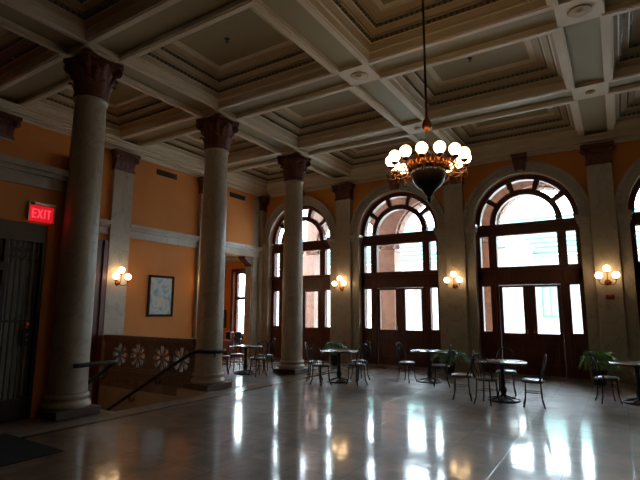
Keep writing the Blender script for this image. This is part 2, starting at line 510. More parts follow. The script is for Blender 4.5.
# ---------------------------------------------------------------- ceiling
HX, HY = .41, .41
gx = [XL, X0, X1, X2, X3, XR + .45]
gy = [YB, Y0, Y1, Y2, Y3, 13.98]
c = MB().m('soffit')
c.box(XL - .3, XR + .3, YB - .3, 14.4, 6.9, 7.0)
openings = []
for i in range(4):
    for j in range(5):
        xa, xb = gx[i] + HX, gx[i + 1] - HX
        ya, yb = gy[j] + HY, gy[j + 1] - HY
        openings.append((xa, xb, ya, yb, i, j))
# beam bottoms (sunk panel level)
xs = [XL - .3]
for i in range(4): xs += [gx[i] + HX - .02, gx[i + 1] - HX + .02]
xs += [XR + .3]
ys = [YB - .3]
for j in range(5): ys += [gy[j] + HY - .02, gy[j + 1] - HY + .02]
ys += [14.4]
for a in range(len(xs) - 1):
    for q in range(len(ys) - 1):
        if a % 2 == 1 and q % 2 == 1: continue
        c.box(xs[a], xs[a + 1], ys[q], ys[q + 1], Z + .085, 6.9)
c.m('cream')
# crossing plates
for x in (X0, X1, X2, X3):
    for y in (Y0, Y1, Y2, Y3):
        c.box(x - .33, x + .33, y - .33, y + .33, Z + .004, Z + .086)
ceiling = tag(c.build('ceiling'), kind=S)

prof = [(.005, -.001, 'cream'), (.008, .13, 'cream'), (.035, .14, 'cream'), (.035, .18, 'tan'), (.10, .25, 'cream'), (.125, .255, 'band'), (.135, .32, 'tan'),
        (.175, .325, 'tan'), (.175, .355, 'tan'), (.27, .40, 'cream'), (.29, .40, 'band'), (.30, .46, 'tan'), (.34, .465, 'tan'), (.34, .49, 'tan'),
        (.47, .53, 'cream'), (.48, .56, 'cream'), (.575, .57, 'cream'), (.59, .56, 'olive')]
protos = {}
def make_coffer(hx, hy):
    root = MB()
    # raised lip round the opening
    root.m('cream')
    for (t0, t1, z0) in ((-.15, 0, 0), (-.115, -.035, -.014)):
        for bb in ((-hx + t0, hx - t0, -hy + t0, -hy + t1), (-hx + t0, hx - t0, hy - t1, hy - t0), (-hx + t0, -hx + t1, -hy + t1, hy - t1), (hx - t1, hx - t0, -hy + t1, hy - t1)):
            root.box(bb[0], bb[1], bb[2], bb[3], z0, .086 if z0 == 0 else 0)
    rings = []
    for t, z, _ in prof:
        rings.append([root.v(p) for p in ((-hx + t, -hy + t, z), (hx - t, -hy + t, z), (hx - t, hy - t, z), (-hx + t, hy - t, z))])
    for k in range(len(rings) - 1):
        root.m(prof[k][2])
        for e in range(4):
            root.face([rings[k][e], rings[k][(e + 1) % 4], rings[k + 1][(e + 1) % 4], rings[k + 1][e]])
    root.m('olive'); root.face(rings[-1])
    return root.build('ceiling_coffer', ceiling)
def make_beads(hx, hy, t, z, name):
    mb = MB().m('bead')
    for s_ in (-1, 1):
        L_ = hx - t; n = int(2 * L_ / .095)
        for k in range(n):
            u = -L_ + (k + .5) * 2 * L_ / n
            mb.box(u - .026, u + .026, s_ * (hy - t) - .016, s_ * (hy - t) + .016, z, z + .045)
        L_ = hy - t; n = int(2 * L_ / .095)
        for k in range(n):
            u = -L_ + (k + .5) * 2 * L_ / n
            mb.box(s_ * (hx - t) - .016, s_ * (hx - t) + .016, u - .026, u + .026, z, z + .045)
    return mb
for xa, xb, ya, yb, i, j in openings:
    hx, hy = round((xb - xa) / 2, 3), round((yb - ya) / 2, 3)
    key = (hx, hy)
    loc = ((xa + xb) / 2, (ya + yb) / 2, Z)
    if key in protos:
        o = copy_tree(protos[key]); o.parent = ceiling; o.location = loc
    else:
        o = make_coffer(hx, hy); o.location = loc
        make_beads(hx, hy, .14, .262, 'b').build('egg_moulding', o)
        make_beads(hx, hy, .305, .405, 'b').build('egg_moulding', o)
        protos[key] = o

# rosettes on the beam crossings
bo = MB().m('gold', True)
bo.lathe([(.165, .004), (.17, -.008), (.155, -.018), (.12, -.010), (.10, -.016), (.07, -.012), (.05, -.024), (.0, -.03)], n=28)
bp_ = bo.build('ceiling_rosette')
tag(bp_, 'x', 'ceiling rosette', 'rosettes on the ceiling beam crossings')
ros = [((X1, Y2, Z + .004), 'round plaster rosette on the beam crossing left of the chandelier rod'),
       ((X2, Y2, Z + .004), 'round plaster rosette on the beam crossing at the top right of the photo'),
       ((X1, Y3, Z + .004), 'round plaster rosette on the beam crossing just left above the chandelier globes'),
       ((X2, Y3, Z + .004), 'small round rosette on the beam crossing above the right-hand pilaster')]
for k, (l, lab) in enumerate(ros): place(bp_, k == 0, l, 0, lab).scale = (1, 1, 1) if k < 2 else (.55, .55, 1)
# sprinkler heads
sp = MB().m('iron', True); sp.lathe([(.05, 0), (.05, -.012), (.014, -.02), (.014, -.06), (.03, -.065), (.03, -.07), (.0, -.075)], n=12)
spo = sp.build('sprinkler_head'); tag(spo, 'x', 'sprinkler', 'sprinkler heads in the coffers')
place(spo, True, (-5.95, 6.04, Z + .56), 0, 'small sprinkler head in the coffer above the middle and left columns')
place(spo, False, (-2.2, 9.19, Z + .56), 0, 'small sprinkler head in the coffer right of the chandelier rod')

# ---------------------------------------------------------------- columns
def capital_mb(rs, ra, h, flat=None):
    """leafy capital: bell, three rows of leaves, corner volutes, abacus. origin at bottom centre"""
    mb = MB().m('capital', True)
    mb.lathe([(rs + .03, 0), (rs + .05, .03), (rs + .03, .06), (rs + .0, .07), (rs + .01, h * .5), (rs + .08, h * .75), (rs + .15, h * .88)], n=24)
    def leaf(a, z0, hh, wd, out, r0):
        c, s_ = cos(a), sin(a); tx, ty = -s_, c
        cols = []
        for k, (t, ww, oo) in enumerate(((0, .8, 0), (.35, 1, .02), (.7, .9, .045), (.92, .6, out), (.98, .35, out + .035), (.86, .15, out + .05))):
            r = r0 + oo; zz = z0 + hh * t; w_ = wd * ww / 2
            row = []
            for u, lift in ((-1, -.015), (-.5, .008), (0, .022), (.5, .008), (1, -.015)):
                row.append(mb.v(((r + lift) * c + tx * w_ * u, (r + lift) * s_ + ty * w_ * u, zz)))
            cols.append(row)
        for A, B in zip(cols, cols[1:]):
            for q in range(4): mb.face([A[q], A[q + 1], B[q + 1], B[q]])
    for k in range(8): leaf(2 * pi * k / 8, .05, h * .36, .22, .075, rs + .01)
    for k in range(8): leaf(2 * pi * (k + .5) / 8, .1, h * .55, .20, .10, rs + .015)
    for k in range(4): leaf(2 * pi * k / 4, h * .42, h * .42, .20, .10, rs + .05)
    mb.smooth = False
    for k in range(4):
        a = pi / 4 + pi / 2 * k
        d = Vector((cos(a), sin(a), 0)); p0 = d * (rs + .06) + Vector((0, 0, h * .5))
        R = ra * 1.26
        pts = [p0, d * (rs + .12) + Vector((0, 0, h * .68)), d * (R - .08) + Vector((0, 0, h * .84))]
        for q in range(10):
            t = pi / 2 - q * .62; rr = .085 - q * .007
            pts.append(d * (R - .07 + rr * cos(t)) + Vector((0, 0, h * .77 + rr * sin(t))))
        mb.tube(pts, .04, 6)
        # rosette on each face
        a = pi / 2 * k; mb.lathe([(.06, 0), (.07, .03), (.03, .06)], n=10, mtx=Matrix.Translation((cos(a) * (ra * .80), sin(a) * (ra * .80), h * .9)) @ Matrix.Rotation(a, 4, 'Z') @ Matrix.Rotation(pi / 2, 4, 'Y'))
    # abacus with concave sides
    poly = []
    for k in range(4):
        a = pi / 4 + pi / 2 * k
        t = Vector((-sin(a), cos(a))) * .05; cc = Vector((cos(a), sin(a))) * ra * 1.36
        poly.append(tuple(cc - t)); poly.append(tuple(cc + t))
        am = a + pi / 4
        for da in (-.35, 0, .35): poly.append((cos(am + da) * ra * (.86 + .55 * da * da), sin(am + da) * ra * (.86 + .55 * da * da)))
    mb.prism(poly, h * .90, h, lambda u, v, d: (u, v, d))
    return mb

def make_column():
    root = empty('marble_column')
    pb = MB().m('plinth'); pb.box(-.37, .37, -.37, .37, 0, .12); tag(pb.build('column_plinth', root, bevel=.008), 'dark brown marble plinth')
    bs = MB().m('marble')
    bs.smooth = True
    bs.lathe([(.34, .12), (.362, .14), (.368, .17), (.355, .205), (.325, .215), (.315, .235), (.318, .26), (.335, .27), (.345, .295), (.335, .32), (.315, .33), (.31, .345)], n=40)
    bs.build('column_base', root)
    sh = MB().m('marble', True)
    pf = [(.31, .345), (.297, .38)]
    for k in range(13):
        t = k / 12; pf.append((.295 - .035 * t ** 1.6, .40 + (5.34 - .40) * t))
    pf += [(.262, 5.36), (.285, 5.375), (.285, 5.405), (.265, 5.42)]
    sh.lathe(pf, n=48); sh.build('column_shaft', root)
    cp = capital_mb(.25, .37, .74).build('column_capital', root); cp.location = (0, 0, 5.42)
    ab = MB().m('cream'); ab.box(-.30, .30, -.30, .30, 6.16, 6.20); ab.box(-.27, .27, -.27, .27, 6.20, 6.262); ab.build('impost_block', root, bevel=.02)
    tag(cp, 'dark russet leafy capital')
    return root
cp_ = make_column(); tag(cp_, 'x', 'column', 'free-standing marble columns')
for k, (y, lab) in enumerate(((Y1, 'nearest marble column, left of the stairs beside the exit sign wall'), (Y2, 'middle marble column at the far end of the pierced balustrade and handrail'), (Y3, 'farthest marble column, standing in front of the leftmost arched window'))):
    place(cp_, k == 0, (X0, y, 0.005), 0, lab)

# pilasters
def make_pilaster(hw, depth, z_cap=5.49, ztop=6.015):
    """front faces -Y, back at y=0"""
    root = empty('wall_pilaster')
    s1 = MB().m('marble'); s1.box(-hw, hw, -depth, 0, .36, z_cap); s1.build('pilaster_shaft', root, bevel=.008)
    s2 = MB().m('marble_d'); s2.box(-hw - .03, hw + .03, -depth - .03, 0, .0, .28); s2.box(-hw - .015, hw + .015, -depth - .02, 0, .28, .32); s2.box(-hw - .005, hw + .005, -depth - .01, 0, .32, .36)
    s2.build('pilaster_base', root)
    k = MB().m('capital'); h = ztop - z_cap
    k.prism([(-hw, 0), (hw, 0), (hw + .01, h * .5), (hw + .09, h), (-hw - .09, h), (-hw - .01, h * .5)], -depth, 0, lambda u, v, d: (u, d, v + z_cap))
    k.box(-hw - .02, hw + .02, -depth - .03, 0, z_cap, z_cap + .05)
    k.box(-hw - .10, hw + .10, -depth - .13, 0, ztop - .08, ztop)
    nl = 4
    for row, (z0, hh, out) in enumerate(((.05, h * .45, .07), (.12, h * .62, .10))):
        for q in range(nl + row - 0):
            n_ = nl + row
            u = -hw + (q + .5) * 2 * hw / n_
            wd = hw / n_ * .9
            k.prism([(0, z0), (-.03, z0 + hh * .4), (-.05, z0 + hh * .8), (-out, z0 + hh * .95), (-out - .02, z0 + hh * .82), (-out - .01, z0 + hh), (-.03, z0 + hh * 1.05), (0, z0 + hh)], u - wd, u + wd, lambda a, b_, d: (d, a - depth, b_ + z_cap))
    for s_ in (-1, 1):
        k.smooth = True
        k.lathe([(.085, -.05), (.09, 0), (.06, .03), (.03, .05)], n=14, mtx=Matrix.Translation((s_ * (hw + .03), -depth - .07, ztop - .16)) @ Matrix.Rotation(pi / 2, 4, 'X'))
        k.smooth = False
    kc = k.build('pilaster_capital', root); tag(kc, 'dark russet leafy capital')
    return root
pw = make_pilaster(.285, .20); tag(pw, 'x', 'pilaster', 'marble pilasters of the window wall')
for k, (x, lab) in enumerate(((X0, 'marble pilaster with sconce between the leftmost and chandelier-side arched windows'), (X1, 'marble pilaster with sconce right behind the hanging chandelier'), (X2, 'marble pilaster with sconce and red alarm right of the third arched window'))):
    place(pw, k == 0, (x, YW, 0), 0, lab)
pl = make_pilaster(.30, .12)
pl.name = 'wall_pilaster'
tag(pl, 'x', 'pilaster', 'marble pilasters of the left wall')
for k, (y, lab) in enumerate(((7.70, 'left wall pilaster with sconce beside the framed picture'), (Y3, 'left wall pilaster mostly hidden behind the middle column'), (Y1, 'left wall pilaster whose russet capital shows at the left photo edge'))):
    place(pl, k == 0, (XL, y, 0), pi / 2, lab)
# slim corner pilaster
pc = make_pilaster(.13, .12); tag(pc, 'slim pilaster in the corner left of the leftmost arched window', 'pilaster')
pc.location = (XL + .01, YW - .15, 0); pc.rotation_euler = (0, 0, pi / 2)

# jamb pier of the side-room opening, with russet bracket
r = empty('trim_6', (XL - .15, 13.35, 0), kind=S)
a = MB().m('marble'); a.box(-.16, .12, -.06, 0, .3, 3.3); a.box(-.18, .14, -.08, 0, 0, .3); a.build('pier_shaft', r)
a = MB().m('capital')
a.prism([(-.06, 3.3), (-.0, 3.3), (0, 3.655), (-.42, 3.655), (-.42, 3.58), (-.30, 3.5), (-.16, 3.42), (-.08, 3.36)], -.17, .13, lambda u, v, d: (d, u, v))
a.box(-.19, .16, -.45, 0, 3.60, 3.655)
tag(a.build('pier_bracket', r), 'russet scroll bracket')

# ---------------------------------------------------------------- lift enclosure wall at the left
bx0, bx1, byE = -8.25, -7.95, 4.36
w = MB().m('orange')
w.box(bx0, bx1, 4.07, byE, 0, 4.30)
w.box(bx0, bx1, YB, 4.07, 3.08, 4.30); w.box(bx0, bx1, YB, 1.3, 0, 3.08)
w.m('orange'); w.box(XL, bx0, 4.16, 4.36, 0, 4.30)
w.m('marble')
for pr, z0, z1 in ((.05, 3.68, 3.78), (.03, 3.78, 3.88), (.09, 3.88, 3.95), (.14, 3.95, 4.05)):
    w.box(bx1, bx1 + pr, YB, byE, z0, z1)
w.m('orange'); w.box(XL, bx1, YB, byE, 4.30, 4.34)
tag(w.build('wall_lift_enclosure'), kind=S)
r = empty('lift_gate', (-8.0, 2.7, 0), 0, 'dark iron and wood lift gate with pale glazed side panels below the exit sign', 'lift gate')
a = MB().m('wood_d')
a.box(-.15, .04, -1.4, -1.28, 0, 3.07); a.box(-.15, .04, 1.32, 1.365, 0, 3.07); a.box(-.15, .06, -1.28, 1.32, 2.78, 3.07)
a.box(-.15, .04, .76, .82, .33, 2.78); a.box(-.15, .03, .82, 1.32, 0, .33)
a.box(-.15, .08, -1.28, .82, 2.30, 2.42)
a.build('gate_frame', r)
a = MB().m('cage'); a.box(-.08, -.05, .82, 1.32, .33, 2.78); a.box(-.08, -.05, -1.28, .76, 2.42, 2.78); a.build('glazed_panel', r)
a = MB().m('iron')
for k in range(6): a.box(-.02, 0, .86 + k * .082, .882 + k * .082, .33, 2.78)
a.box(-.02, .005, .82, 1.32, 1.5, 1.53); a.box(-.02, .005, .82, 1.32, 2.5, 2.53)
for k in range(26): a.box(-.02, 0, -1.25 + k * .085, -1.235 + k * .085, 2.42, 2.78)
for k in range(4):
    cy = .91 + k * .1
    a.tube([(-.01, cy + .03 * cos(t * pi / 5), 2.64 + .035 * sin(t * pi / 5)) for t in range(10)], .006, 6, closed=True)
a.build('iron_grille', r)
a = MB().m('iron'); a.box(-.12, -.04, -1.28, -.2, 0.02, 2.30); a.box(-.12, -.04, -.18, .76, .02, 2.30)
for yy in (-1.15, -.13): 
    a.box(-.04, -.03, yy, yy + .8, .2, 1.0); a.box(-.04, -.03, yy, yy + .8, 1.15, 2.15)
a.build('gate_door', r)
r = empty('lift_call_panel', (-7.985, 3.90, 1.30), 0, 'small dark lift call panel with a red light on the lift gate', 'call panel')
a = MB().m('bronze').box(0, .02, -.06, .06, -.16, .10); a.build('panel_plate', r)
a = MB().m('redlamp', True).lathe([(.02, 0), (.02, .012), (.01, .018)], n=12, mtx=Matrix.Translation((.02, 0, .17)) @ Matrix.Rotation(pi / 2, 4, 'Y')); a.build('indicator_light', r)
a = MB().m('iron', True)
for zz in (-.08, 0):
    a = MB().m('steel', True); a.lathe([(.018, 0), (.018, .01)], n=12, mtx=Matrix.Translation((.02, 0, zz)) @ Matrix.Rotation(pi / 2, 4, 'Y'))
    a.build('call_button', r)

# exit sign
r = empty('exit_sign', (-7.95, 3.925, 3.12), 0, 'glowing red exit sign above the lift gate', 'exit sign')
a = MB().m('steel'); a.box(0, .06, -.205, .205, .27, .31); a.box(0, .055, -.205, -.19, .0, .27); a.box(0, .055, .19, .205, 0, .27); a.build('sign_housing', r)
a = MB().m('iron'); a.box(.0, .065, -.19, -.13, .255, .305); a.build('sign_test_box', r)
a = MB().m('exitred').box(.01, .04, -.19, .19, 0, .255); a.build('sign_face', r)
a = MB().m('exitlet')
def st_(y0, y1, z0, z1): a.box(.04, .046, y0, y1, z0, z1)
t = .018; z0, z1 = .055, .20
st_(-.145, -.145 + t, z0, z1)
for zz in (z0, (z0 + z1) / 2 - t / 2, z1 - t): st_(-.145, -.08, zz, zz + t)
for s_ in (-1, 1):
    a.prism([(-.035 - .011, -.0725), (-.035 + .011, -.0725), (.035 + .011, .0725), (.035 - .011, .0725)], .04, .046, lambda u, v, d: (d, -.022 + s_ * u, (z0 + z1) / 2 + v))
st_(.045, .045 + t, z0, z1)
st_(.085, .15, z1 - t, z1); st_(.109, .109 + t, z0, z1)
a.build('sign_lettering', r)

# ---------------------------------------------------------------- picture, vents
r = empty('framed_picture', (XL, 9.24, 2.10), 0, 'dark-framed blue and gold picture on the orange wall', 'picture')
a = MB().m('frame')
for bb in ((-.46, .46, .53, .60), (-.46, .46, -.60, -.53), (-.46, -.39, -.53, .53), (.39, .46, -.53, .53)): a.box(0.002, .04, *bb)
a.build('picture_frame', r, bevel=.006)
a = MB().m('art').box(.004, .02, -.39, .39, -.53, .53); a.build('picture_canvas', r)
def vent(y0, y1, z0, z1, lab):
    r = empty('wall_vent', (XL, (y0 + y1) / 2, z0), 0, lab, 'vent', 'brown vents high on the left wall')
    h, ww = z1 - z0, (y1 - y0) / 2
    a = MB().m('grille')
    a.box(0.001, .02, -ww, ww, 0, .03); a.box(0.001, .02, -ww, ww, h - .03, h); a.box(0.001, .02, -ww, -ww + .03, .03, h - .03); a.box(0.001, .02, ww - .03, ww, .03, h - .03)
    a.build('vent_frame', r)
    b_ = MB().m('band'); b_.box(.001, .004, -ww + .03, ww - .03, .03, h - .03); b_.m('grille')
    n = 14
    for k in range(n): 
        yy = -ww + .05 + k * (2 * ww - .1) / (n - 1); b_.box(.004, .015, yy - .008, yy + .008, .03, h - .03)
    b_.build('vent_slats', r)
vent(8.85, 9.61, 5.72, 5.89, 'brown wall vent above the framed picture')
vent(12.0, 12.8, 5.70, 5.87, 'brown wall vent above the opening near the room corner')

# ---------------------------------------------------------------- pierced balustrade
BX0, BX1 = XL + .01, -8.0
r = empty('pierced_balustrade', ((BX0 + BX1) / 2, 7.52, 0), 0, 'dark carved balustrade pierced with flower roundels beside the stairs', 'balustrade')
L_ = (BX1 - BX0) / 2
a = MB().m('carved')
a.box(-L_, L_, -.09, .09, .005, .22); a.box(-L_, L_, -.06, .06, .22, .28)
a.build('plinth', r, bevel=.008)
a = MB().m('carved'); a.box(-L_, L_, -.10, .10, .96, 1.06); a.box(-L_, L_, -.07, .07, .90, .96); a.build('top_rail', r, bevel=.012)
a = MB().m('carved')
R_ = .295; cz = .59
cs = [q - (BX0 + BX1) / 2 for q in (-10.66, -9.96, -9.09, -8.42)]
fn = lambda u, v, d: (u, d, v)
for cx in cs:
    a.arc(cx, cz, R_ - .02, R_ + .012, 0, 2 * pi, -.05, .05, 32)
    a.lathe([(.045, -.055), (.05, 0), (.045, .055)], n=14, mtx=Matrix.Translation((cx, 0, cz)) @ Matrix.Rotation(pi / 2, 4, 'X'))
    for k in range(8):
        t = 2 * pi * k / 8 + pi / 8
        def P(rad, off): return (cx + cos(t) * rad - sin(t) * off, cz + sin(t) * rad + cos(t) * off)
        a.prism([P(.03, -.016), P(.10, -.012), P(.17, -.016), P(.23, -.03), P(.285, -.07), P(.285, .07), P(.23, .03), P(.17, .016), P(.10, .012), P(.03, .016)], -.035, .035, fn)
# solid spandrels around the roundels
bnd = [-L_] + [(cs[k] + cs[k + 1]) / 2 for k in range(3)] + [L_]
for k, cx in enumerate(cs):
    xa, xb = bnd[k], bnd[k + 1]
    rows = []
    N_ = 48
    angs = sorted(set([2 * pi * i / N_ for i in range(N_)] + [atan2(zz - cz, xx - cx) % (2 * pi) for xx in (xa, xb) for zz in (.28, .90)]))
    for t in angs:
        c_, s_ = cos(t), sin(t); d = 1e9
        if c_ > 1e-6: d = min(d, (xb - cx) / c_)
        if c_ < -1e-6: d = min(d, (xa - cx) / c_)
        if s_ > 1e-6: d = min(d, (.90 - cz) / s_)
        if s_ < -1e-6: d = min(d, (.28 - cz) / s_)
        rows.append([a.v((cx + rr * c_, yy, cz + rr * s_)) for rr, yy in ((R_, -.04), (d, -.04), (d, .04), (R_, .04))])
    for q in range(len(rows)):
        A, B = rows[q], rows[(q + 1) % len(rows)]
        for e in (0, 2): a.face([A[e], A[(e + 1) % 4], B[(e + 1) % 4], B[e]])
a.build('flower_panel', r)

# ---------------------------------------------------------------- handrails
def arcp(cx, cy, z, rad, a0, a1, n=10): return [(cx + rad * cos(a0 + (a1 - a0) * i / n), cy + rad * sin(a0 + (a1 - a0) * i / n), z) for i in range(n + 1)]
r = empty('stair_handrail', (-7.4, 7.25, 0), 0, 'black handrail sloping down from the middle column beside the balustrade', 'handrail', 'black stair handrails')
def rel(pts, o): return [tuple(Vector(p) - o) for p in pts]
o0 = Vector((-7.4, 7.25, 0))
pts = arcp(X0, Y2, .80, .34, .75, -1.0, 14)
xe, ye = pts[-1][0], pts[-1][1]
pts += [(xe - .08, 7.30, .82), (-7.9, 7.27, .77)]
pts += [(-7.9 - t * 3.2, 7.27, .77 - t * 1.70) for t in (.1, .3, .5, .7, .9, 1.0)]
a = MB().m('rail', True).tube(rel(pts, o0), .036, 10); a.build('rail_bar', r)
for xx in (-9.0, -9.9, -10.8):
    zz = .77 - (-7.9 - xx) / 3.2 * 1.70
    a = MB().m('rail', True).tube(rel([(xx, 7.27, zz - .02), (xx + .02, 7.27, zz - .09), (xx - .02, 7.31, zz - .15), (xx - .03, 7.38, zz - .15), (xx - .03, 7.415, zz - .12)], o0), .013, 8)
    a.smooth = True; a.lathe([(.035, 0), (.03, .012)], n=12, mtx=Matrix.Translation(Vector((xx - .03, 7.418, zz - .12)) - o0) @ Matrix.Rotation(pi / 2, 4, 'X'))
    a.build('rail_bracket', r)
a = MB().m('rail', True).tube(rel([(-7.47, 7.56, .83), (-7.46, 7.56, .72), (-7.51, 7.58, .68)], o0), .012, 8); a.build('rail_bracket', r)
r = empty('stair_handrail', (-7.4, 5.0, 0), 0, 'black handrail starting at the nearest column and curling down the stairs', 'handrail', 'black stair handrails')
o0 = Vector((-7.4, 5.0, 0))
pts = arcp(X0, Y1, .80, .34, -.35, .35, 6) + [(-7.45, 4.75, .80), (-7.45, 5.12, .80), (-7.49, 5.19, .79), (-7.62, 5.2, .74)]
pts += [(-7.6 - t * 3.2, 5.2, .74 - t * 1.70) for t in (.1, .3, .6, 1.0)]
a = MB().m('rail', True).tube(rel(pts, o0), .036, 10); a.build('rail_bar', r)
for xx in (-7.75, -9.2):
    zz = .74 - (-7.6 - xx) / 3.2 * 1.70
    a = MB().m('rail', True).tube(rel([(xx, 5.2, zz - .02), (xx, 5.21, zz - .10), (xx, 5.17, zz - .16), (xx, 5.11, zz - .15)], o0), .013, 8)
    a.build('rail_bracket', r)

# ---------------------------------------------------------------- sconces
def make_sconce():
    """mounted on y=0, faces -Y, origin at backplate"""
    root = empty('wall_sconce')
    a = MB().m('brass', True)
    a.lathe([(.07, 0), (.075, .01), (.05, .03), (.03, .05), (.012, .07)], n=20, mtx=Matrix.Rotation(pi / 2, 4, 'X'))
    a.build('backplate', root)
    for dx, z in ((-.18, .17), (0, .34), (.18, .17)):
        a = MB().m('brass', True)
        yy = -.20 if dx else -.16
        if dx: pts = [(0, -.05, 0), (dx * .3, -.12, -.06), (dx * .7, -.18, -.06), (dx, yy, .0), (dx, yy, z - .10)]
        else: pts = [(0, -.05, 0), (0, -.12, -.02), (0, yy, .06), (0, yy, z - .10)]
        a.tube(pts, .010, 8)
        a.lathe([(.012, 0), (.045, .02), (.04, .035)], dx, yy, z - .125, n=14)
        arm = a.build('sconce_arm', root)
        g = MB().m('globe', True)
        g.lathe([(.03, -.078), (.056, -.063), (.077, -.033), (.084, 0), (.077, .033), (.06, .06), (.033, .077), (.0, .084)], dx, yy, z, n=20)
        g.build('globe_shade', arm)
    return root
sp_ = make_sconce(); tag(sp_, 'x', 'wall sconce', 'three-globe brass wall sconces')
for k, (l, rz, lab) in enumerate((((X0 - .03, YW - .205, 2.42), 0, 'lit three-globe sconce just left of the second arched window'),
                                 ((X1 - .03, YW - .205, 2.42), 0, 'lit three-globe sconce below and right of the chandelier'),
                                 ((X2 - .02, YW - .205, 2.42), 0, 'lit three-globe sconce above the red fire alarm'),
                                 ((XL + .125, 7.70, 2.40), pi / 2, 'lit three-globe sconce left of the framed picture'),
                                 ((XL + .125, Y3, 2.40), pi / 2, 'lit three-globe sconce hidden behind the middle column'))):  # last sconce is out of view, added to warm the left wall
    place(sp_, k == 0, l, rz, lab)
# red alarm
r = empty('fire_alarm', (X2 - .0, YW - .201, 2.06), 0, 'small red fire alarm box under the right sconce', 'fire alarm')
MB().m('red').box(-.09, .09, -.05, 0, -.06, .06).build('alarm_box', r, bevel=.01)
MB().m('red', True).lathe([(.045, 0), (.05, .012), (.03, .02)], n=16, mtx=Matrix.Translation((0, -.05, 0)) @ Matrix.Rotation(pi / 2, 4, 'X')).build('alarm_horn', r)

# ---------------------------------------------------------------- chandelier
CX, CY, CZ = -2.11, 6.15, 3.80
r = empty('globe_chandelier', (CX, CY, CZ), 0, 'large bronze chandelier with a ring of glowing globes hanging on a long rod', 'chandelier')
top = Z + .56 - CZ
a = MB().m('bronze', True).lathe([(.017, .05), (.017, top)], n=10); a.build('hanging_rod', r)
a = MB().m('bronze', True).lathe([(.02, top - .14), (.05, top - .12), (.14, top - .02), (.15, top - .002)], n=20); a.build('ceiling_cup', r)
a = MB().m('brass', True).lathe([(.02, .42), (.05, .44), (.065, .48), (.068, .52), (.05, .57), (.025, .60), (.02, .66)], n=18); a.build('rod_ball', r)
a = MB().m('bronze', True).lathe([(.0, -.64), (.02, -.61), (.035, -.58), (.02, -.55), (.03, -.53), (.055, -.505), (.075, -.47), (.11, -.43), (.165, -.39), (.205, -.335), (.228, -.27), (.236, -.20), (.236, -.15), (.20, -.13)], n=32); a.build('bowl', r)
a = MB().m('brass', True)
a.lathe([(.24, -.15), (.27, -.14), (.28, -.11), (.25, -.09), (.26, -.04), (.23, -.02), (.20, .0), (.16, .02), (.08, .05), (.02, .08)], n=36)
for k in range(28):
    t = 2 * pi * k / 28
    a.tube([(.245 * cos(t), .245 * sin(t), -.16), (.285 * cos(t), .285 * sin(t), -.10), (.27 * cos(t), .27 * sin(t), -.03), (.20 * cos(t), .20 * sin(t), .01)], .014, 6)
a.build('fluted_collar', r)
NG = 14
base_ang = atan2(-CY, -CX) + pi / NG + .08
for k in range(NG):
    t = base_ang + 2 * pi * k / NG
    c_, s_ = cos(t), sin(t); Rg = .51
    a = MB().m('brass', True)
    def p(rad, z): return (rad * c_, rad * s_, z)
    a.tube([p(.22, -.10), p(.32, -.20), p(.43, -.22), p(.52, -.17), p(Rg, -.10)], .010, 6)
    a.tube([p(.30, -.13), p(.36, -.08), p(.42, -.10), p(.43, -.16), p(.39, -.18), p(.37, -.14)], .007, 6)
    a.tube([p(.43, -.22), p(.47, -.28), p(.53, -.27), p(.54, -.21), p(.50, -.20)], .007, 6)
    a.lathe([(.012, -.13), (.045, -.105), (.05, -.09), (.03, -.085)], Rg * c_, Rg * s_, 0, n=12)
    arm = a.build('chandelier_arm', r)
    g = MB().m('globe', True)
    g.lathe([(.03, -.075), (.055, -.06), (.073, -.032), (.080, 0), (.073, .032), (.056, .057), (.03, .074), (.0, .08)], Rg * c_, Rg * s_, 0, n=20)
    g.build('globe_shade', arm)

# ---------------------------------------------------------------- bistro tables
def make_table(rt):
    root = empty('bistro_table')
    a = MB().m('top', True); a.lathe([(rt - .01, .702), (rt, .708), (rt, .725), (rt - .006, .732)], n=48); a.build('tabletop', root)
    a = MB().m('iron', True)
    a.lathe([(.07, .04), (.08, .08), (.045, .12), (.06, .16), (.07, .20), (.045, .26), (.04, .30), (.055, .34), (.04, .38), (.036, .60), (.05, .64), (.04, .66), (.12, .692), (.12, .702)], n=18)
    a.build('pedestal', root)
    a = MB().m('iron', True)
    a.lathe([(.30, 0), (.305, .012), (.28, .03), (.20, .04), (.12, .052), (.06, .075)], n=36)
    for k in range(8):
        t = 2 * pi * k / 8; a.tube([(.29 * cos(t), .29 * sin(t), .026), (.18 * cos(t), .18 * sin(t), .052), (.06 * cos(t), .06 * sin(t), .085)], .012, 6)
    a.build('table_base', root)
    return root
TB = {'A': (-8.70, 9.98), 'B': (-5.86, 10.14), 'C': (-4.02, 11.36), 'D': (-2.01, 9.82), 'E': (.20, 10.95)}
tl = {'A': 'round black bistro table at the far left between the two farther columns', 'B': 'round black bistro table right of the farthest column', 'C': 'round black bistro table in front of the second arched window doors',
      'D': 'round black bistro table standing in front of the third arched window', 'E': 'round black bistro table cut off by the right photo edge'}
tp = make_table(.46); tag(tp, 'x', 'table', 'round bistro tables')
for k, q in enumerate('ABCDE'):
    place(tp, k == 0, (*TB[q], .0), .3 * k, tl[q])

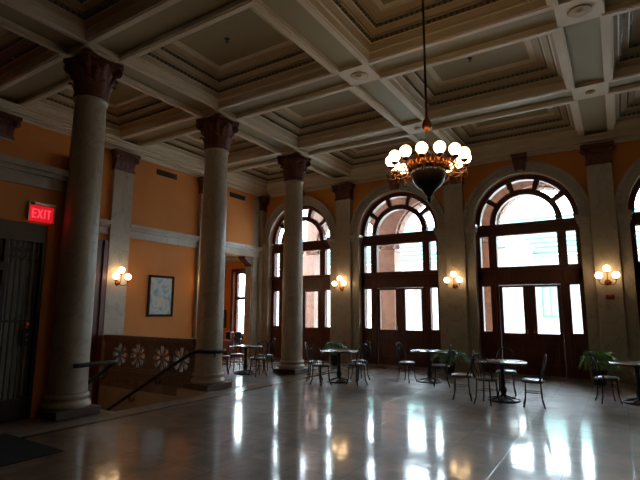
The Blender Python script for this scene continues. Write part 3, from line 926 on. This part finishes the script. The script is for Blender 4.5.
# bistro chairs: front faces +X locally (seat centre at origin)
def make_chair():
    root = empty('bistro_chair')
    a = MB().m('seat', True); a.lathe([(.18, .447), (.195, .452), (.198, .463), (.185, .474), (.0, .478)], n=32); a.build('seat', root)
    a = MB().m('iron', True); a.tube([(.19 * cos(t * pi / 12), .19 * sin(t * pi / 12), .44) for t in range(24)], .014, 6, closed=True)
    a.build('seat_ring', root)
    for sx in (-1, 1):
        for sy in (-1, 1):
            a = MB().m('iron', True)
            a.tube([(sx * .125, sy * .125, .44), (sx * .13, sy * .13, .30), (sx * .14, sy * .14, .12), (sx * .175, sy * .17, .0)], .0135, 8)
            a.build('leg', root)
    a = MB().m('iron', True); a.tube([(.13 * cos(t * pi / 10), .13 * sin(t * pi / 10) , .25) for t in range(20)], .006, 6, closed=True)
    for sx in (-1, 1):
        for sy in (-1, 1): a.tube([(sx * .09, sy * .09, .25), (sx * .132, sy * .132, .25)], .006, 6)
    a.build('stretcher', root)
    # back: outer hoop, inner hoop and scrolls
    a = MB().m('iron', True)
    hoop = []
    for k in range(21):
        u = k / 20; t = pi * (1 - u)
        hoop.append((-.17 - .07 * sin(pi * u), .185 * cos(t), .60 + .32 * sin(t) ** .8 if 0 < u < 1 else .60))
    hoop = [(-.09, -.165, .44), (-.13, -.18, .52)] + hoop + [(-.13, .18, .52), (-.09, .165, .44)]
    a.tube(hoop, .0145, 8)
    a.build('back_frame', root)
    a = MB().m('iron', True)
    for s_ in (-1, 1):
        a.tube([(-.17, s_ * .05, .45), (-.19, s_ * .06, .56), (-.215, s_ * .10, .68), (-.23, s_ * .11, .77), (-.235, s_ * .07, .83), (-.235, s_ * .03, .80), (-.232, s_ * .035, .75), (-.23, s_ * .06, .75)], .0105, 6)
    a.tube([(-.175, 0, .45), (-.205, 0, .62), (-.235, 0, .80), (-.242, 0, .91)], .009, 6)
    a.build('back_scroll', root)
    return root
cp2 = make_chair(); tag(cp2, 'x', 'chair', 'black bistro chairs around the tables')
chairs = [
 ('A', -2.45, .62, 'black bistro chair at the far left table, on its left near side'),
 ('A', -.3, .60, 'black bistro chair at the far left table, nearest to the farthest column'),
 ('A', 1.2, .62, 'black bistro chair on the right far side of the far left table'),
 ('A', 2.7, .62, 'black bistro chair behind the far left table, towards the armchairs'),
 ('B', 3.55, .60, 'black bistro chair left of the table beside the farthest column'),
 ('B', -1.75, .66, 'black bistro chair in front of the table beside the farthest column, back to camera'),
 ('B', -.25, .58, 'black bistro chair right of the table beside the farthest column'),
 ('B', 1.1, .62, 'black bistro chair behind the table beside the farthest column'),
 ('C', -2.5, .47, 'black bistro chair with shining seat left of the second window table'),
 ('C', -.75, .58, 'black bistro chair with shining seat right of the second window table'),
 ('D', 2.45, .66, 'black bistro chair standing between the second and third window tables'),
 ('D', -2.3, .42, 'black bistro chair tucked at the left near side of the third window table'),
 ('D', 1.3, .62, 'black bistro chair behind the third window table'),
 ('D', -.75, .64, 'black bistro chair with shining seat right of the third window table'),
 ('E', -2.8, .44, 'black bistro chair left of the table at the right photo edge'),
]
over = {8: (-4.47, 11.02, 3.4), 9: (-3.58, 10.90, 3.5), 10: (-2.72, 9.52, 3.4), 11: (-2.20, 9.30, 1.3), 12: (-2.10, 10.62, -1.4), 13: (-1.43, 9.52, 3.3), 14: (-.30, 10.70, .35)}
for k, (q, ang, dist, lab) in enumerate(chairs):
    if k in over: x, y, rz = over[k]; 
    else:
        x, y = TB[q][0] + dist * cos(ang), TB[q][1] + dist * sin(ang); rz = ang + pi
    if k == 8: rz = -.2
    place(cp2, k == 0, (x, y, 0), rz, lab)

# ---------------------------------------------------------------- plants
def make_plant(x, y, lab, leafm, h, n, spread, seed, poth=.32, fan=False):
    rnd = random.Random(seed)
    r = empty('potted_fern', (x, y, 0), 0, lab, 'plant', 'potted ferns along the window wall')
    a = MB().m('pot', True); a.lathe([(.11, 0), (.13, .02), (.17, poth - .04), (.19, poth - .03), (.19, poth), (.17, poth), (.16, poth - .03)], n=24); a.build('pot', r)
    a = MB().m('soil', True).lathe([(.155, poth - .06), (.155, poth - .025), (.0, poth - .02)], n=16); a.build('soil', r)
    a = MB().m(leafm, False)
    for k in range(n):
        t = 2 * pi * k / n + rnd.uniform(-.25, .25)
        d = Vector((cos(t), sin(t), 0)); L2 = spread * rnd.uniform(.6, 1.05); top = h * rnd.uniform(.6, 1.0)
        pts = []
        for q in range(9):
            u = q / 8
            pts.append(d * (.03 + L2 * u) + Vector((0, 0, poth - .02 + top * (1 - (1 - u) ** 2) * 1.0 - top * .85 * u ** 2.6)))
        side = Vector((-d.y, d.x, 0))
        a.tube(pts, .004, 4)
        for q in range(1, 9):
            for sub in (0, .5):
                if q == 8 and sub: continue
                p_ = pts[q] if not sub else (pts[q] + pts[min(q + 1, 8)]) / 2
                ll = .17 * (1 - abs(q / 8 - .35) * 1.1) + .02
                tang = (pts[min(q + 1, 8)] - pts[q - 1]).normalized()
                for s_ in (-1, 1):
                    tip = p_ + side * s_ * ll + tang * ll * .5 + Vector((0, 0, -.03 + rnd.uniform(-.02, .02)))
                    mid = (p_ + tip) / 2 + Vector((0, 0, .012))
                    wv = tang * .02
                    v = [a.v(p_), a.v(mid - wv), a.v(tip), a.v(mid + wv)]
                    a.face(v)
    a.build('fronds', r)
    return r
make_plant(-4.02, 12.95, 'potted fern between the second and third window tables', 'leaf2', .56, 22, .58, 1)
make_plant(-.50, 13.05, 'bright green potted fern beside the right-hand pilaster base', 'leaf', .66, 28, .45, 2, poth=.36)
make_plant(.66, 13.0, 'dark potted fern behind the table at the right photo edge', 'leaf2', .55, 30, .52, 3)
make_plant(-7.65, 13.0, 'potted fern behind the table beside the farthest column', 'leaf2', .62, 26, .42, 4, poth=.34)

# ---------------------------------------------------------------- mat
MB().m('blackrub').box(-7.25, -5.80, 1.2, 3.40, .0045, .014).build('floor_mat')
tag(bpy.data.objects['floor_mat'], 'black floor mat lying in front of the lift gate', 'mat')

# ---------------------------------------------------------------- armchairs of the side room
def armchair(x, y, rz, m1, lab, h):
    r = empty('lounge_armchair', (x, y, 0), rz, lab, 'armchair')
    a = MB().m(m1); a.box(-.27, .27, -.24, .24, .28, .46); a.build('seat_cushion', r, bevel=.04)
    a = MB().m(m1); a.box(-.36, -.25, -.30, .30, .28, h); a.build('backrest', r, bevel=.05)
    for s_ in (-1, 1):
        a = MB().m(m1); a.box(-.25, .27, min(s_ * .24, s_ * .33), max(s_ * .24, s_ * .33), .28, .64); a.build('armrest', r, bevel=.035)
        for xx in (-.29, .22):
            MB().m('wood_d', True).lathe([(.015, 0), (.025, .28)], xx, s_ * .26, 0, n=10).build('leg', r)
armchair(-12.05, 12.60, -2.3, 'leather', 'rust coloured armchair in the side room beyond the left opening', .92)
armchair(-12.35, 13.42, -.9, 'darkfab', 'dark upholstered armchair below the side room window', .88)
r = empty('small_wall_frame', (-13.38, 13.945, 1.35), 0, 'narrow dark frame on the side room wall left of its window', 'picture')
MB().m('frame').box(-.16, .16, -.03, 0, -.35, .35).build('frame_border', r)
MB().m('darkglass').box(-.12, .12, -.033, -.03, -.31, .31).build('frame_picture', r)

# ---------------------------------------------------------------- outside: portico, street, buildings
g = MB().m('pave'); g.box(-120, 80, 17.0, 140, -.25, -.05); tag(g.build('ground'), kind=S)
r = empty('stone_portico', (0, 17.6, 0), 0, 'pink stone arcade of the porch seen through the arched windows', 'portico')
PZ, PR = 4.55, 1.46
a = MB().m('pink')
pe = [XL - DX - .2] + [XL + .18] + [X0, X1, X2, X3, X3 + DX]
a2 = [X0 - DX, X0, X1, X2, X3, X3 + DX]
for k in range(5):
    xa, xb = a2[k], a2[k + 1]; xc = (xa + xb) / 2
    n = 28; R = PR
    rows = []
    for t in sorted(set([pi * i / n for i in range(n + 1)] + [atan2(7.3 - PZ, xb - xc), atan2(7.3 - PZ, xa - xc)])):
        c_, s_ = cos(t), sin(t); d = 1e9
        if c_ > 1e-6: d = min(d, (xb - xc) / c_)
        if c_ < -1e-6: d = min(d, (xa - xc) / c_)
        if s_ > 1e-6: d = min(d, (7.3 - PZ) / s_)
        rows.append([a.v(p) for p in ((xc + R * c_, -.38, PZ + R * s_), (xc + d * c_, -.38, PZ + d * s_), (xc + d * c_, .38, PZ + d * s_), (xc + R * c_, .38, PZ + R * s_))])
    for A, B in zip(rows, rows[1:]):
        for e in range(4): a.face([A[e], A[(e + 1) % 4], B[(e + 1) % 4], B[e]])
a.build('arcade_wall', r)
for k in range(5):
    xc = (a2[k] + a2[k + 1]) / 2
    v = MB().m('pink')
    for q in range(13):
        t = pi * (q + .5) / 13
        v.box(-.14, .14, -.24, .24, -.05, .06, Matrix.Translation((xc + (PR - .03) * cos(t), 0, PZ + (PR - .03) * sin(t))) @ Matrix.Rotation(pi / 2 - t, 4, 'Y'))
    v.build('arch_rosettes', r)
for k, x in enumerate(a2):
    p_ = MB().m('pink'); p_.box(x - .37, x + .37, -.33, .33, .25, 4.05); p_.box(x - .44, x + .44, -.40, .40, 0, .25)
    p_.box(x - .40, x + .40, -.36, .36, 4.05, 4.12); p_.box(x - .46, x + .46, -.42, .42, 4.43, 4.55)
    p_.smooth = True
    p_.lathe([(.36, 4.1), (.38, 4.2), (.42, 4.3), (.50, 4.43)], x, 0, 0, n=8)
    for q in range(8):
        t = pi / 4 * q
        p_.lathe([(.05, 0), (.09, .08), (.06, .17)], x + .40 * cos(t), .40 * sin(t), 4.2, n=8)
    p_.smooth = False
    p_.build('pier', r)
a = MB().m('marble_d'); a.m('pale'); a.box(X0 - DX - .4, X3 + DX + .4, -3.2, -.385, 6.45, 6.6); a.build('porch_ceiling', r)

r = empty('street_building', (-6, 46, 0), 0, 'pale long building with a green metal roof across the street', 'building')
a = MB().m('pale'); a.box(-34, 26, 0, 14, -.05, 6.2); a.box(-34.5, 26.5, -.6, 14, 6.2, 6.6); a.box(-34.3, 26.3, -.35, 0, 5.5, 6.2); a.build('building_wall', r)
a = MB().m('green')
a.prism([(-1.2, 6.6), (7, 11.2), (7, 11.35), (-1.2, 6.8)], -35, 27, lambda u, v, d: (d, u, v))
for q in range(9):
    t = q / 8; a.box(-35, 27, -1.2 + 8.2 * t - .1, -1.2 + 8.2 * t + .1, 6.8 + 4.55 * t, 6.98 + 4.55 * t)
a.build('metal_roof', r)
for k in range(20):
    x = -32 + k * 3
    f_ = MB().m('green'); f_.box(x - .7, x + .7, -.08, 0, 1.2, 1.35); f_.box(x - .7, x + .7, -.08, 0, 3.8, 3.95); f_.box(x - .7, x - .6, -.08, 0, 1.35, 3.8); f_.box(x + .6, x + .7, -.08, 0, 1.35, 3.8); f_.box(x - .04, x + .04, -.08, 0, 1.35, 3.8)
    f = f_.build('window', r)
    MB().m('paleglass').box(x - .6, x + .6, -.03, -.005, 1.35, 3.8).build('pane', f)
r = empty('pediment_building', (-9.0, 38, 0), 0, 'pale pedimented entrance block across the street behind the third window', 'building')
a = MB().m('pale'); a.box(-3, 3, 0, 6, -.05, 7.0); a.build('building_wall', r)
a = MB().m('pale'); a.prism([(-3.4, 7.0), (3.4, 7.0), (0, 8.8)], -.5, 6, lambda u, v, d: (u, d, v)); a.box(-3.4, 3.4, -.6, 0, 6.6, 7.0); a.build('pediment', r)
for x in (-2.5, -.85, .85, 2.5):
    MB().m('pale', True).lathe([(.38, 0), (.35, .3), (.3, 6.1), (.42, 6.6)], x, -.8, 0, n=20).build('column', r)

# ---------------------------------------------------------------- light
wd = bpy.data.worlds.new('World'); sc.world = wd; wd.use_nodes = True
bg = wd.node_tree.nodes['Background']
bg.inputs[0].default_value = (.80, .90, 1., 1)
bg.inputs[1].default_value = 17.0
# portals only guide the sky light through the openings; they give off nothing
for k, xc in enumerate(CEN):
    l = bpy.data.lights.new('portal', 'AREA'); l.shape = 'RECTANGLE'; l.size = 2.8; l.size_y = 5.7
    l.cycles.is_portal = True
    o = bpy.data.objects.new('daylight_portal', l); COL.objects.link(o)
    o.location = (xc, 14.5, 2.85); o.rotation_euler = (-pi / 2, 0, 0)
l = bpy.data.lights.new('portal', 'AREA'); l.shape = 'RECTANGLE'; l.size = .95; l.size_y = 2.6; l.cycles.is_portal = True
o = bpy.data.objects.new('daylight_portal', l); COL.objects.link(o); o.location = (-12.4, 14.35, 1.96); o.rotation_euler = (-pi / 2, 0, 0)
o = o.copy(); COL.objects.link(o); o.location = (-14.5, 14.35, 1.96)

# ---------------------------------------------------------------- camera
yaw, pit, rol, fpx = .5646, .1493, .0042, 467.95
fw = Vector((-sin(yaw) * cos(pit), cos(yaw) * cos(pit), sin(pit)))
rt = Vector((cos(yaw), sin(yaw), 0)); up = rt.cross(fw)
r2 = rt * cos(rol) + up * sin(rol); u2 = -rt * sin(rol) + up * cos(rol)
cam = bpy.data.cameras.new('Camera'); co = bpy.data.objects.new('Camera', cam); COL.objects.link(co)
co.matrix_world = Matrix(((r2.x, u2.x, -fw.x, 0), (r2.y, u2.y, -fw.y, 0), (r2.z, u2.z, -fw.z, 1.7), (0, 0, 0, 1)))
cam.sensor_width = 36; cam.lens = 36 * fpx / 640; cam.clip_start = .05; cam.clip_end = 500
sc.camera = co

sc.view_settings.view_transform = 'Standard'
sc.view_settings.look = 'None'
sc.view_settings.gamma = 1
sc.view_settings.use_curve_mapping = False
sc.view_settings.exposure = 0.32
